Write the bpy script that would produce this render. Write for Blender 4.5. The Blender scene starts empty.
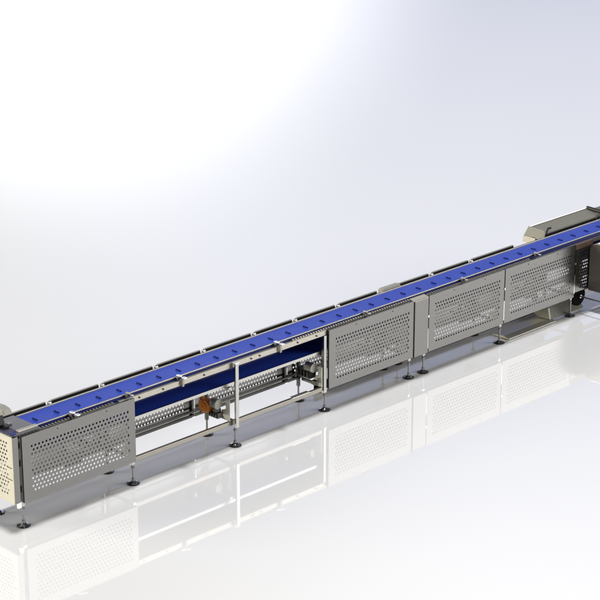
import bpy, math, random
from mathutils import Vector
random.seed(4)
S = bpy.context.scene
C = S.collection
PI = math.pi
L = 1.343            # spacing of the legs
FEET = [0, L, 2*L, 3*L, 4*L, 4*L+.2423, 5*L+.2423, 6*L+.2423]
XEND = 11.2

# ------------------------------------------------------------------ materials
def mat(name, col, rough=.4, metal=0., spec=.5, noise=0., nscale=30., bump=0., coat=0., stretch=(1, 1, 1)):
    m = bpy.data.materials.new(name); m.use_nodes = True
    nt = m.node_tree; b = nt.nodes['Principled BSDF']
    b.inputs['Base Color'].default_value = (*col, 1)
    b.inputs['Roughness'].default_value = rough
    b.inputs['Metallic'].default_value = metal
    b.inputs['Specular IOR Level'].default_value = spec
    b.inputs['Coat Weight'].default_value = coat
    if noise or bump:
        tc = nt.nodes.new('ShaderNodeTexCoord'); mp = nt.nodes.new('ShaderNodeMapping')
        mp.inputs['Scale'].default_value = stretch
        n = nt.nodes.new('ShaderNodeTexNoise'); n.inputs['Scale'].default_value = nscale
        n.inputs['Detail'].default_value = 6
        nt.links.new(tc.outputs['Object'], mp.inputs[0]); nt.links.new(mp.outputs[0], n.inputs['Vector'])
        if noise:
            r = nt.nodes.new('ShaderNodeMapRange')
            r.inputs['To Min'].default_value = max(.02, rough - noise); r.inputs['To Max'].default_value = rough + noise
            nt.links.new(n.outputs['Fac'], r.inputs['Value']); nt.links.new(r.outputs[0], b.inputs['Roughness'])
            hs = nt.nodes.new('ShaderNodeMix'); hs.data_type = 'RGBA'
            hs.inputs['A'].default_value = (*[c*(1-noise*.9) for c in col], 1)
            hs.inputs['B'].default_value = (*[min(1, c*(1+noise*.9)) for c in col], 1)
            nt.links.new(n.outputs['Fac'], hs.inputs['Factor']); nt.links.new(hs.outputs['Result'], b.inputs['Base Color'])
        if bump:
            bp = nt.nodes.new('ShaderNodeBump'); bp.inputs['Strength'].default_value = bump
            bp.inputs['Distance'].default_value = .002
            nt.links.new(n.outputs['Fac'], bp.inputs['Height']); nt.links.new(bp.outputs[0], b.inputs['Normal'])
    return m
M = dict(
    panel=mat('brushed_sheet_steel', (.142, .139, .135), .26, 1., noise=.025, nscale=9, stretch=(.5, 1, 6)),
    steel=mat('frame_steel', (.34, .335, .32), .32, 1., noise=.08, nscale=14),
    rail=mat('satin_rail', (.40, .38, .33), .38, .75, noise=.05, nscale=20),
    bright=mat('polished_clip', (.72, .72, .71), .25, .7),
    chrome=mat('chrome', (.75, .75, .75), .08, 1.),
    rod=mat('zinc_rod', (.30, .30, .30), .3, 1.),
    brownrail=mat('lower_rail_steel', (.27, .25, .215), .35, .8, noise=.06, nscale=14),
    flat_black=mat('matt_black', (.006, .006, .006), .8, 0, .1),
    black=mat('black_rubber', (.012, .012, .013), .35),
    housing=mat('housing_steel', (.24, .215, .18), .45, .5, noise=.03, nscale=6),
    dark=mat('dark_steel', (.06, .058, .052), .35, .8),
    belt=mat('blue_belt', (.020, .050, .37), .42, 0, .22, noise=.1, nscale=3.5, stretch=(1, 3, 1), bump=.15),
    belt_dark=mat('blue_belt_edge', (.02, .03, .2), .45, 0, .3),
    cleat=mat('cleat_blue', (.008, .016, .14), .6, 0, .1),
    cream=mat('cream_sheet', (.93, .89, .72), .4, .15, noise=.04, nscale=12),
    orange=mat('orange_paint', (.66, .21, .02), .4, 0, .5, noise=.1, nscale=25),
    plate=mat('grey_comb', (.15, .15, .165), .4, .2, noise=.06, nscale=30),
    purple=mat('violet_comb', (.085, .08, .15), .4),
    beige=mat('beige_bar', (.42, .40, .34), .35, .5),
    hood=mat('ribbed_steel', (.34, .33, .285), .42, .45, noise=.05, nscale=15),
    brown=mat('brown_steel', (.17, .115, .09), .4, .6, noise=.08, nscale=12),
)

# ------------------------------------------------------------------ helpers
class MB:
    def __init__(s): s.v = []; s.f = []
    def box(s, x0, x1, y0, y1, z0, z1):
        b = len(s.v)
        s.v += [(x0,y0,z0),(x1,y0,z0),(x1,y1,z0),(x0,y1,z0),(x0,y0,z1),(x1,y0,z1),(x1,y1,z1),(x0,y1,z1)]
        s.f += [tuple(b+i for i in q) for q in ((0,3,2,1),(4,5,6,7),(0,1,5,4),(1,2,6,5),(2,3,7,6),(3,0,4,7))]
        return s
    def cyl(s, p, q, r0, r1=None, n=16):
        r1 = r0 if r1 is None else r1
        p, q = Vector(p), Vector(q); d = (q-p).normalized()
        a = d.orthogonal().normalized(); c = d.cross(a); b = len(s.v)
        for (o, r) in ((p, r0), (q, r1)):
            for i in range(n):
                t = 2*PI*i/n; s.v.append(tuple(o + r*(a*math.cos(t)+c*math.sin(t))))
        for i in range(n):
            j = (i+1) % n; s.f.append((b+i, b+j, b+n+j, b+n+i))
        s.f.append(tuple(b+i for i in reversed(range(n)))); s.f.append(tuple(b+n+i for i in range(n)))
        return s
    def lathe(s, cx, cy, prof, n=24):
        b = len(s.v)
        for (r, z) in prof:
            for i in range(n):
                t = 2*PI*i/n; s.v.append((cx+r*math.cos(t), cy+r*math.sin(t), z))
        for k in range(len(prof)-1):
            for i in range(n):
                j = (i+1) % n; s.f.append((b+k*n+i, b+k*n+j, b+(k+1)*n+j, b+(k+1)*n+i))
        s.f.append(tuple(b+i for i in reversed(range(n)))); s.f.append(tuple(b+(len(prof)-1)*n+i for i in range(n)))
        return s
    def prism(s, pts, axis, a0, a1):
        """polygon in the plane square to `axis` extruded from a0 to a1"""
        def P(u, v, a): return (a, u, v) if axis == 'x' else ((u, a, v) if axis == 'y' else (u, v, a))
        b = len(s.v); n = len(pts)
        s.v += [P(u, v, a0) for u, v in pts] + [P(u, v, a1) for u, v in pts]
        s.f += [tuple(b+i for i in range(n)), tuple(b+n+i for i in reversed(range(n)))]
        for i in range(n):
            j = (i+1) % n; s.f.append((b+i, b+n+i, b+n+j, b+j))
        return s
    def build(s, name, m, parent=None, bevel=0., smooth=False):
        me = bpy.data.meshes.new(name); me.from_pydata(s.v, [], s.f)
        me.materials.append(M[m] if isinstance(m, str) else m)
        o = bpy.data.objects.new(name, me); C.objects.link(o)
        import bmesh
        bm = bmesh.new(); bm.from_mesh(me); bmesh.ops.recalc_face_normals(bm, faces=bm.faces); bm.to_mesh(me); bm.free()
        if bevel:
            md = o.modifiers.new('Bevel', 'BEVEL'); md.width = bevel; md.segments = 2; md.limit_method = 'ANGLE'
        if smooth:
            for p in me.polygons: p.use_smooth = True
            e = o.modifiers.new('Edge', 'EDGE_SPLIT'); e.split_angle = math.radians(35)
        if parent: o.parent = parent
        return o

def thing(name, label, cat, loc=(0, 0, 0)):
    o = bpy.data.objects.new(name, None); C.objects.link(o); o.location = loc
    o.empty_display_size = .2; o['label'] = label; o['category'] = cat
    return o

def perforated(mb, u0, u1, v0, v1, hu0, hu1, hv0, hv1, nu, nv, r, a0, a1, axis, fold=.022):
    """sheet of metal with staggered round holes; axis 'y': u = X, axis 'x': u = Y; a0 = outer face, a1 = inner"""
    def P(u, v, a): return (u, a, v) if axis == 'y' else (a, u, v)
    pu = (hu1-hu0)/(nu-.5); pv = (hv1-hv0)/nv
    def quad(ua, ub, va, vb):
        for a in (a0, a1):
            b = len(mb.v); mb.v.extend([P(ua,va,a),P(ub,va,a),P(ub,vb,a),P(ua,vb,a)]); mb.f.append((b,b+1,b+2,b+3))
    quad(u0, u1, v0, hv0); quad(u0, u1, hv1, v1); quad(u0, hu0, hv0, hv1); quad(hu1, u1, hv0, hv1)
    for k in range(nv):
        va, vb = hv0+k*pv, hv0+(k+1)*pv
        off = 0 if k % 2 else pu/2
        if off: quad(hu0, hu0+off, va, vb)
        n = nu if not off else nu-1
        xs = hu0+off
        for i in range(n):
            ua = xs+i*pu; ub = min(ua+pu, hu1) if i < n-1 else hu1
            ub = ua+pu if i < n-1 else hu1
            c = ua+pu/2; w = va+pv/2
            outer = [(ub,w),(ub,vb),(c,vb),(ua,vb),(ua,w),(ua,va),(c,va),(ub,va)]
            hole = [(c+r*math.cos(t*PI/4), w+r*math.sin(t*PI/4)) for t in range(8)]
            ids = []
            for a in (a0, a1):
                b = len(mb.v); mb.v.extend([P(*q, a) for q in outer]+[P(*q, a) for q in hole]); ids.append(b)
                for t in range(8):
                    s = (t+1) % 8; mb.f.append((b+t, b+s, b+8+s, b+8+t))
            for t in range(8):
                s = (t+1) % 8; mb.f.append((ids[0]+8+t, ids[0]+8+s, ids[1]+8+s, ids[1]+8+t))
    # folded edges, butted behind the sheet
    sg = 1 if a1 > a0 else -1
    f0, f1 = a1+sg*.0005, a1+sg*fold
    lo, hi = min(f0, f1), max(f0, f1); t = .003
    B = (lambda ua, ub, va, vb: mb.box(ua, ub, lo, hi, va, vb)) if axis == 'y' else (lambda ua, ub, va, vb: mb.box(lo, hi, ua, ub, va, vb))
    B(u0, u1, v0, v0+t); B(u0, u1, v1-t, v1); B(u0, u0+t, v0+t, v1-t); B(u1-t, u1, v0+t, v1-t)
    # outer rim closing the sheet
    l2, h2 = min(a0, a1), max(a0, a1)
    return mb

# ------------------------------------------------------------------ floor
mf = bpy.data.materials.new('glossy_white_floor'); mf.use_nodes = True
nt = mf.node_tree; b = nt.nodes['Principled BSDF']
b.inputs['Base Color'].default_value = (.80, .80, .805, 1)
b.inputs['Roughness'].default_value = .035
b.inputs['IOR'].default_value = 2.1
tc = nt.nodes.new('ShaderNodeTexCoord'); n1 = nt.nodes.new('ShaderNodeTexNoise'); n1.inputs['Scale'].default_value = .35
r1 = nt.nodes.new('ShaderNodeMapRange'); r1.inputs['To Min'].default_value = .015; r1.inputs['To Max'].default_value = .045
nt.links.new(tc.outputs['Object'], n1.inputs['Vector']); nt.links.new(n1.outputs['Fac'], r1.inputs['Value'])
nt.links.new(r1.outputs[0], b.inputs['Roughness'])
mb = MB(); R_ = 400
mb.v = [(-R_,-R_,0),(R_,-R_,0),(R_,R_,0),(-R_,R_,0)]; mb.f = [(0,1,2,3)]
fl = mb.build('floor', mf); fl['kind'] = 'structure'; fl['label'] = 'glossy white studio floor'

# ------------------------------------------------------------------ the conveyor
conv = thing('conveyor', 'long modular conveyor with blue cleated belt and perforated grey side guards on levelling feet', 'conveyor')

# belt and its cleats
mb = MB().box(.235, XEND, .058, .339, .905, .93)
belt = mb.build('belt', 'belt', conv)
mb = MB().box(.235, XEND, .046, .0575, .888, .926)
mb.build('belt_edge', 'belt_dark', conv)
x = .314
proto = None
while x < XEND-.1:
    if proto is None:
        m_ = MB().prism([(-.011, .0), (.011, 0), (.004, .012), (-.004, .012)], 'y', -.033, .033)
        m_.v = [(a, c, z) for a, c, z in m_.v]
        o = m_.build('cleat', 'cleat', belt); proto = o
    else:
        o = proto.copy(); C.objects.link(o); o.parent = belt
    o.location = (x, .172, .9302); x += .2566
mb = MB().box(-.03, XEND, .062, .335, .645, .665)
mb.build('return_belt', 'belt', conv)
# carrying bed and centre web under the belt
MB().box(.235, XEND, .07, .33, .885, .9045).build('belt_bed', 'dark', conv)
# return belt support angle
mb = MB().box(0.02, XEND, .045, .0605, .636, .668)
mb.build('return_guide', 'steel', conv)
mb = MB().box(0.02, XEND, .3365, .352, .625, .668)
mb.build('return_guide', 'steel', conv)
# wear strips along the belt edges
mb = MB().box(.235, XEND, .3395, .356, .9, .941)
mb.build('guide_strip', 'rail', conv, bevel=.003)
mb = MB().box(.235, XEND, .041, .0575, .929, .939)
mb.build('guide_strip', 'rail', conv, bevel=.003)
# dark blue inner web behind the return belt
MB().box(-.03, XEND, .3375, .3415, .6685, .884).build('inner_web', 'belt', conv)
# back rail, brown grey ledge
mb = MB().box(-.03, XEND, .3565, .40, .86, .915)
mb.build('side_rail', 'steel', conv)
# front side rail visible in the open bay
mb = MB().box(1.2, 4.055, -.002, .004, .852, .905).box(1.2, 4.055, .004, .036, .899, .905).box(1.2, 4.055, .004, .03, .852, .858)
r = mb.build('side_rail', 'rail', conv, bevel=.0015)
for bx in (1.45, 1.756, 2.3, 2.95, 3.07, 3.62, 3.9):
    MB().cyl((bx, -.002, .88), (bx, -.012, .88), .009, n=10).build('bolt', 'dark', r)
mb = MB().box(-.02, 1.2, .0, .036, .85, .893)
mb.build('side_rail', 'steel', conv)
mb = MB().box(4.056, XEND, .0, .036, .85, .893)
mb.build('side_rail', 'steel', conv)
# tooth racks between belt and guards
for xa, xb in ((.0, 1.15), (3.55, 5.40), (5.66, 7.5)):
    mb = MB().box(xa, xb, .008, .026, .8935 if not 3.5 < xa < 3.6 else .9055, .9 if not 3.5 < xa < 3.6 else .908)
    k = xa+.01
    while k < xb-.02:
        mb.box(k, k+.018, .008, .026, .9002 if not 3.5 < xa < 3.6 else .9082, .914 if not 3.5 < xa < 3.6 else .924); k += .038
    mb.build('tooth_rack', 'beige', conv)

# guard panels
def guard(xa, xb, y, back=False, z0=.24, z1=.905, nu=None, margins=(.09, .09)):
    w = xb-xa-margins[0]-margins[1]
    nu = nu or max(3, round(w/.0435)+1)
    mb = MB(); a0, a1 = (y, y+.0025) if not back else (y, y-.0025)
    perforated(mb, xa, xb, z0, z1, xa+margins[0], xb-margins[1], .32, .806, nu, 12, .0114, a0, a1, 'y')
    g = mb.build('guard_panel', 'panel', conv)
    return g
YF = -.033
for xa, xb in ((.0, 1.362), (4.062, 5.408), (5.662, 6.976), (6.992, 8.316)):
    g = guard(xa, xb, YF)
    # two small screws on the upper edge
    for sx in (xa+.42, xb-.35):
        MB().cyl((sx, YF, .872), (sx, YF-.004, .872), .006, n=10).build('screw', 'dark', g)
g = guard(8.326, 8.62, YF, z0=.295, z1=.832, margins=(.075, .05))
MB().box(8.326, 8.66, YF+.004, YF+.03, .834, .90).build('reflection_strip', 'brown', conv)  # brown strip: a reflection above the last guard, put into the colour
for xa, xb in ((.0, 1.30), (1.32, 2.50), (2.54, 3.84), (3.88, 5.36), (5.66, 6.97), (6.99, 8.30)):
    guard(xa, xb, .436, back=True)
# seams between guards: dark gap with a bright lower hinge
for xs in (5.650, 6.984, 8.321):
    MB().box(xs-.004, xs+.004, -.018, -.01, .26, .89).build('seam_strip', 'black', conv)
    MB().box(xs-.005, xs+.005, -.034, -.0185, .28, .52).build('hinge', 'bright', conv)
    MB().box(xs-.008, xs+.008, -.040, -.0345, .655, .68).build('latch', 'bright', conv)
# column cover at the joint between the sections
cc = MB().prism([(-.044, .236), (.03, .236), (.03, .897), (-.044, .897)], 'x', 5.411, 5.64).build('column_cover', 'panel', conv, bevel=.004)
MB().prism([(-.046, .8975), (.034, .8975), (.034, .918), (-.036, .906), (-.046, .901)], 'x', 5.395, 5.642).build('column_roof', 'beige', cc, bevel=.003)
mb = MB().prism([(.38, .24), (.47, .24), (.47, .925), (.455, .952), (.40, .952), (.38, .94)], 'x', 5.36, 5.64)
mb.build('column_cover', 'hood', conv, bevel=.004)

# legs, back and front
def leg(X, yc, open_=False, top=.86, w=.045):
    if open_:
        mb = MB().box(X-.004, X+.042, -.052, -.03, .2, .903)
    elif yc < .1:
        mb = MB().box(X-w/2, X+w/2, yc-.012, yc+.03, .2, top-.012)
    else:
        mb = MB().box(X-.016, X+.016, yc-.016, yc+.016, .17, top-.002)
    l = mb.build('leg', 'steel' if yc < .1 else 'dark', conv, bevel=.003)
    if open_:
        MB().box(X-.010, X+.048, -.056, -.003, .9055, .913).build('leg_cap', 'bright', l, bevel=.002)
    xr = X+.012 if open_ else X
    yr = yc-.02 if open_ else yc
    MB().cyl((xr, yr, .03), (xr, yr, .2), .011, n=14).cyl((xr, yr, .165), (xr, yr, .185), .019, n=6).cyl((xr, yr, .045), (xr, yr, .06), .018, n=6).build('threaded_rod', 'rod', l, smooth=True)
    MB().lathe(xr, yr, [(.058, .0), (.06, .008), (.05, .014), (.028, .022), (.018, .034)]).build('foot', 'chrome', l, smooth=True)
    MB().lathe(xr, yr, [(.063, .0005), (.065, .006), (.061, .010)]).build('rubber_ring', 'black', l, smooth=True)
    return l
for i, X in enumerate(FEET):
    leg(X, 0., open_=(i == 2))
    leg(X, .397)
for X in (9.8, 10.9):
    leg(X, 0.); leg(X, .397)
# lower longitudinal tubes and cross beams
MB().box(.02, 5.40, .001, .034, .222, .268).build('lower_rail', 'brownrail', conv, bevel=.003)
MB().box(5.60, XEND, .001, .034, .222, .268).build('lower_rail', 'brownrail', conv, bevel=.003)
MB().box(.02, XEND, .375, .395, .265, .285).box(.02, XEND, .375, .395, .31, .33).build('lower_rail', 'dark', conv)
for X in FEET:
    MB().box(X+.024, X+.05, .036, .374, .232, .262).build('cross_beam', 'dark', conv, bevel=.003)
    MB().box(X-.02, X+.02, .037, .355, .60, .624).build('cross_beam', 'steel', conv)
    if X not in (FEET[0],):
        MB().prism([(-.004, .275), (.055, .275), (.12, .34), (.12, .37), (.055, .40), (.055, .50), (-.004, .50)], 'x', X-.046, X-.04).build('gusset_plate', 'cream', conv)
MB().box(4.3, 8.75, .424, .430, .008, .108).build('rear_shade_strip', 'flat_black', conv)  # added black strip, deepens the floor shadow under the right-hand guards
# bright inner posts of the back guards
for X in (2.52, 3.86):
    MB().box(X-.01, X+.01, .40, .425, .24, .62).build('back_post', 'bright', conv)
MB().box(3.55, 3.80, -.0, .05, .2685, .273).build('rail_glint', 'bright', conv)  # pale plate stands in for a highlight on the lower rail

# gear motor in the bay
gm = MB().prism([(.17, .36), (.27, .335), (.325, .385), (.315, .465), (.20, .485), (.16, .44)], 'x', 2.50, 2.60).build('gear_motor', 'orange', conv, bevel=.01)
MB().cyl((2.55, .245, .41), (2.488, .245, .41), .05, n=24).cyl((2.55, .245, .41), (2.478, .245, .41), .02, n=16).build('gearbox_flange', 'orange', gm, bevel=.003)
MB().box(2.53, 2.57, .285, .322, .455, .50).build('terminal_lug', 'orange', gm, bevel=.003)
mb = MB().cyl((2.56, .159, .465), (2.56, .075, .465), .05, n=24)
for k in range(4):
    mb.cyl((2.56, .145-.02*k, .465), (2.56, .139-.02*k, .465), .056, n=24)
mb.build('motor_body', 'hood', gm, smooth=True)
mb = MB().box(2.53, 2.61, .06, .2, .315, .372).box(2.54, 2.60, .08, .15, .373, .41)
for k in range(4): mb.box(2.515, 2.5295, .07+.033*k, .088+.033*k, .325, .362)
mb.build('motor_base', 'dark', gm, bevel=.004)
# second unit: dark ribbed box and grey motor
mb = MB().box(3.90, 4.0, .10, .30, .36, .45)
for k in range(4):
    mb.box(3.885, 3.8995, .112+.048*k, .135+.048*k, .37, .44)
g2 = mb.build('drive_box', 'dark', conv, bevel=.004)
MB().cyl((3.93, .17, .49), (3.93, .065, .49), .05, n=24).build('motor_body', 'hood', g2, smooth=True)
MB().box(3.92, 3.96, .02, .09, .30, .35).build('motor_base', 'dark', g2, bevel=.004)
# brackets seen through the guards
for X in (.55, 4.75, 6.3, 7.5):
    mb = MB().box(X, X+.03, .05, .09, .42, .62).box(X, X+.22, .05, .08, .40, .425).prism([(.05, .43), (.3, .43), (.3, .46), (.05, .5)], 'x', X+.1, X+.13)
    mb.build('inner_bracket', 'hood', conv)
    MB().cyl((X+.35, .08, .5), (X+.35, .3, .5), .045, n=20).build('return_roller', 'steel', conv, smooth=True)

# bars behind the belt and their brackets
brk = [.05, .677, 1.33, 2.03, 2.675, 3.39, 4.0, 4.66, 5.33, 6.2, 6.90, 7.73]
for i in range(len(brk)-1):
    xa, xb = brk[i]+.035, brk[i+1]-.035
    if brk[i] == 5.33: xa = 5.66
    mb = MB().box(xa, xb, .425, .446, .885, .932)
    bar = mb.build('side_bar', 'black', conv)
    MB().box(xa, xb, .428, .450, .9325, .9375).build('bar_cap', 'rail', bar)
    MB().box(xa+.02, xb-.02, .4205, .4245, .868, .882).build('bar_lip', 'brown', bar)
for i, X in enumerate(brk[1:-1]):
    if X == 5.33: continue
    b_ = MB().box(X-.02, X+.02, .402, .445, .9155, .932).box(X-.008, X+.012, .37, .401, .9155, .926).build('back_clip', 'bright', conv, bevel=.003)
    MB().cyl((X, .415, .935), (X, .415, .948), .008, n=10).build('clip_knob', 'bright', b_)
# clips on the front strip
for X, big in ((.645, 1), (1.993, 1), (3.345, 1), (1.334, 0), (4.68, 0), (6.3, 0), (7.62, 0)):
    s = .85 if big else .55
    b_ = MB().box(X-.02*s, X+.02*s, -.0, .052, .941, .957).box(X+.0, X+.05*s, -.055*s, .0, .927, .941).build('front_clip', 'bright' if big else 'rail', conv, bevel=.004)
    if big and X > 1:
        MB().box(X-.008, X+.018, -.03, -.016, .845, .9265).build('clip_stem', 'hood', b_, bevel=.002)
    MB().box(X-.05, X-.022, .006, .04, .923, .94).build('clip_shoe', 'dark', b_)

# left end: comb transfer plate, perforated end guard, corner post
mb = MB().box(-.10, .233, -.0, .395, .912, .934)
cp = mb.build('comb_plate', 'plate', conv, bevel=.003)
mb = MB()
for k in range(11):
    y = .055+.03*k
    mb.box(-.098, .02+.004*(k % 2), y, y+.012, .9342, .941)
mb.build('comb_ribs', 'purple', cp)
MB().box(.0, .228, .012, .055, .9345, .953).build('finger_bar', 'beige', cp, bevel=.004)
MB().box(-.085, -.03, -.005, .03, .9345, .948).build('corner_block', 'belt_dark', cp, bevel=.003)
mb = MB(); perforated(mb, -.035, .436, .262, .925, .03, .37, .33, .88, 9, 14, .0114, -.115, -.1125, 'x', fold=.02)
eg = mb.build('end_guard', 'cream', conv)
MB().box(-.118, -.1155, -.02, .05, .62, .626).box(-.118, -.1155, -.02, .05, .50, .506).build('seam_strip', 'dark', eg)
MB().box(-.1095, -.045, -.036, -.012, .262, .925).build('corner_post', 'panel', conv, bevel=.002)
MB().box(-.0445, -.002, -.026, -.014, .27, .90).build('hinge_gap', 'black', conv)
for z in (.36, .62, .80):
    MB().cyl((-.022, -.032, z), (-.022, -.032, z+.06), .008, n=10).build('hinge', 'dark', conv)
MB().box(-.07, -.035, -.03, -.005, .205, .2615).build('post_foot', 'bright', conv)
# sensor head standing on the end plate
sh = MB().prism([(.13, 1.10), (.16, 1.135), (.24, 1.145), (.38, 1.135), (.42, 1.06), (.25, 1.045)], 'x', -.06, .03).build('sensor_head', 'hood', conv, bevel=.006)
MB().prism([(.22, .935), (.36, .935), (.36, 1.044), (.25, 1.044)], 'x', -.05, .01).build('sensor_mount', 'black', sh, bevel=.004)
MB().box(-.03, .0, .15, .21, .942, .965).box(.03, .07, .20, .23, .935, .945).build('sensor_base', 'black', sh)
MB().box(.05, .09, .23, .27, .935, .945).build('sensor_nut', 'rail', sh)

# ------------------------------------------------------------------ ribbed hood behind the belt
hood = thing('ribbed_hood', 'grey ribbed steel hood standing behind the far end of the blue belt', 'machine hood', (8.2, .6, 0))
def P(o): o.matrix_parent_inverse = o.parent.matrix_world.inverted() if False else o.matrix_parent_inverse; return o
def hb(mb):  # shift into the hood's local space
    mb.v = [(a-8.2, c-.6, z) for a, c, z in mb.v]; return mb
mb = MB().prism([(.425, .94), (.64, .975), (.64, .985), (.425, .95)], 'x', 8.255, 9.40)
for k in range(14):
    y = .430+.0148*k; z = .950+.035/.215*(y-.425)
    mb.prism([(y, z), (y+.008, z+.0013), (y+.008, z+.011), (y, z+.0095)], 'x', 8.262, 9.395)
hb(mb).build('ribbed_top', 'hood', hood)
hb(MB().prism([(.38, .985), (.40, .86), (.53, .88), (.711, .875), (.64, 1.012), (.40, 1.0)], 'x', 8.24, 8.2545)).build('end_plate', 'hood', hood, bevel=.002)
hb(MB().prism([(.53, .80), (.723, .80), (.711, .8745), (.53, .8915)], 'x', 8.24, 8.2545)).build('lower_end_plate', 'cream', hood)
hb(MB().prism([(.64, 1.008), (.70, .89), (.70, .80), (.69, .80), (.69, .89), (.635, 1.0)], 'x', 8.255, 9.40)).build('back_plate', 'steel', hood)
hb(MB().box(8.255, 9.40, .428, .44, .82, .939)).build('front_skirt', 'black', hood)
hb(MB().cyl((9.43, .65, .995), (9.43, .35, .985), .026, n=20)).build('hood_tube', 'dark', hood, smooth=True)
hb(MB().cyl((9.33, .43, .90), (9.33, .43, .99), .010, n=12)).build('hood_rod', 'beige', hood)
hb(MB().box(9.46, 10.6, .425, .60, .86, .93)).build('sill_plate', 'dark', hood, bevel=.004)
hb(MB().box(9.46, 10.6, .61, .63, .80, .975)).build('side_plate', 'hood', hood)
for X in (8.4, 9.3, 10.4):
    hb(MB().box(X, X+.05, .62, .67, 0, .80)).build('hood_leg', 'dark', hood)
hb(MB().prism([(8.28, .94), (8.34, 1.02), (8.40, 1.015), (8.40, .995), (8.345, .995), (8.31, .94)], 'y', .41, .424)).build('hook', 'black', hood)

# ------------------------------------------------------------------ rounded drive housing at the right edge
dh = thing('drive_housing', 'dark rounded drive housing in front of the belt at the right edge', 'machine housing', (8.59, 0, 0))
pts = []
for k in range(9):
    t = PI/2*k/8; pts.append((-.036-.11+.11*math.cos(t), .77+.11*math.sin(t)))
pts = pts + [(-.34, .88), (-.42, .80), (-.42, .27), (-.036, .27)]
mb = MB().prism(pts, 'x', 0, 1.6); mb.build('housing_shell', 'housing', dh, bevel=.008)
MB().box(.005, 1.58, -.335, -.148, .8815, .892).build('top_glint', 'bright', dh, bevel=.003)  # pale sheet paints the highlight along the housing top
for X in (.1, 1.4):
    MB().cyl((X+.3, -.2, 0), (X+.3, -.2, .2695), .02, n=16).build('housing_leg', 'chrome', dh, smooth=True)
wh = thing('idler_wheel', 'black idler wheel with steel axle rod low under the right end', 'wheel', (8.44, -.022, .225))
MB().cyl((0, 0, 0), (0, .05, 0), .125, n=36).build('tyre', 'flat_black', wh, bevel=.008)
MB().cyl((0, -.40, 0), (0, -.011, 0), .009, n=12).cyl((0, -.03, 0), (0, -.0111, 0), .022, n=16).build('axle_rod', 'steel', wh, smooth=True)

# ribbed chute low under the belt
ch = thing('ribbed_chute', 'low pale ribbed chute lying under the right end of the belt', 'chute', (7.6, .1, 0))
def cb(mb): mb.v = [(a-7.6, c-.1, z) for a, c, z in mb.v]; return mb
mb = MB().prism([(.035, .02), (.06, .02), (.20, .165), (.17, .165)], 'x', 7.96, 8.62)
for k in range(13):
    t = k/13; y = .033+.135*t; z = .024+.145*t
    mb.box(7.97, 8.61, y-.007, y+.002, z, z+.0055)
cb(mb).build('ribbed_side', 'hood', ch)
cb(MB().prism([(.02, .036), (.20, .036), (.33, .10), (.27, .20), (.05, .17)], 'x', 7.93, 7.9595)).build('chute_end', 'hood', ch)
cb(MB().prism([(-.03, .004), (.22, .004), (.22, .02), (.05, .035), (-.03, .02)], 'x', 7.1, 7.99)).build('chute_lip', 'beige', ch, bevel=.003)

# ------------------------------------------------------------------ world: a soft studio surround
w = bpy.data.worlds.new("World"); S.world = w; w.use_nodes = True
nt = w.node_tree; bg = nt.nodes['Background']
tc = nt.nodes.new('ShaderNodeTexCoord')
def direction(yaw, el):
    y, e = math.radians(yaw), math.radians(el); return (math.sin(y)*math.cos(e), math.cos(y)*math.cos(e), math.sin(e))
base = nt.nodes.new('ShaderNodeRGB'); base.outputs[0].default_value = (.045, .046, .05, 1)
acc = base.outputs[0]
def patch(yaw, el, inner, outer, col, strength):
    global acc
    d = nt.nodes.new('ShaderNodeVectorMath'); d.operation = 'DOT_PRODUCT'
    nt.links.new(tc.outputs['Generated'], d.inputs[0]); d.inputs[1].default_value = direction(yaw, el)
    a = nt.nodes.new('ShaderNodeMath'); a.operation = 'ARCCOSINE'; nt.links.new(d.outputs['Value'], a.inputs[0])
    r = nt.nodes.new('ShaderNodeMapRange'); r.interpolation_type = 'SMOOTHERSTEP'
    r.inputs['From Min'].default_value = math.radians(outer); r.inputs['From Max'].default_value = math.radians(inner)
    r.inputs['To Min'].default_value = 0; r.inputs['To Max'].default_value = strength
    nt.links.new(a.outputs[0], r.inputs['Value'])
    c = nt.nodes.new('ShaderNodeVectorMath'); c.operation = 'SCALE'; c.inputs[0].default_value = col
    nt.links.new(r.outputs[0], c.inputs['Scale'])
    s = nt.nodes.new('ShaderNodeVectorMath'); s.operation = 'ADD'
    nt.links.new(acc, s.inputs[0]); nt.links.new(c.outputs[0], s.inputs[1]); acc = s.outputs[0]
patch(38, 6, 3, 14, (1, 1, .99), 2.2)          # white glow, back left
patch(54, 16, 5, 21, (.21, .28, .55), 1.0)         # pale blue of the far side
patch(54, 38, 6, 20, (1, .99, .95), .95)  # neutral glow added high at the back to brighten the near floor
patch(36, 19, 3, 12, (.16, .20, .30), 1.0)       # cool glow added to tint the floor behind the left end            
patch(135, 21, 12, 21, (1, .99, .97), 6.6)      # front softbox
patch(-45, 20, 8, 20, (1, .93, .78), 9.0)       # warm softbox beyond the left end
nt.links.new(acc, bg.inputs['Color']); bg.inputs['Strength'].default_value = 1.

# overhead lamp
ld = bpy.data.lights.new('overhead_lamp', 'AREA'); ld.shape = 'DISK'; ld.size = 9; ld.energy = 52000; ld.color = (1, .995, .985)
lo = bpy.data.objects.new('overhead_lamp', ld); C.objects.link(lo); lo.location = (6, 4, 80)

# ------------------------------------------------------------------ camera
cd = bpy.data.cameras.new('camera'); cam = bpy.data.objects.new('camera', cd); C.objects.link(cam)
cd.sensor_width = 36; cd.lens = 1973.4935/600*36; cd.clip_start = .1; cd.clip_end = 2000
cam.location = (-10.0293, -13.6756, 8.0397)
cam.rotation_euler = (PI/2-.3334, 0, -.7858)
S.camera = cam
S.render.resolution_x = 1024; S.render.resolution_y = 1024
S.view_settings.view_transform = 'Standard'; S.view_settings.look = 'None'
S.view_settings.exposure = 0; S.view_settings.gamma = 1
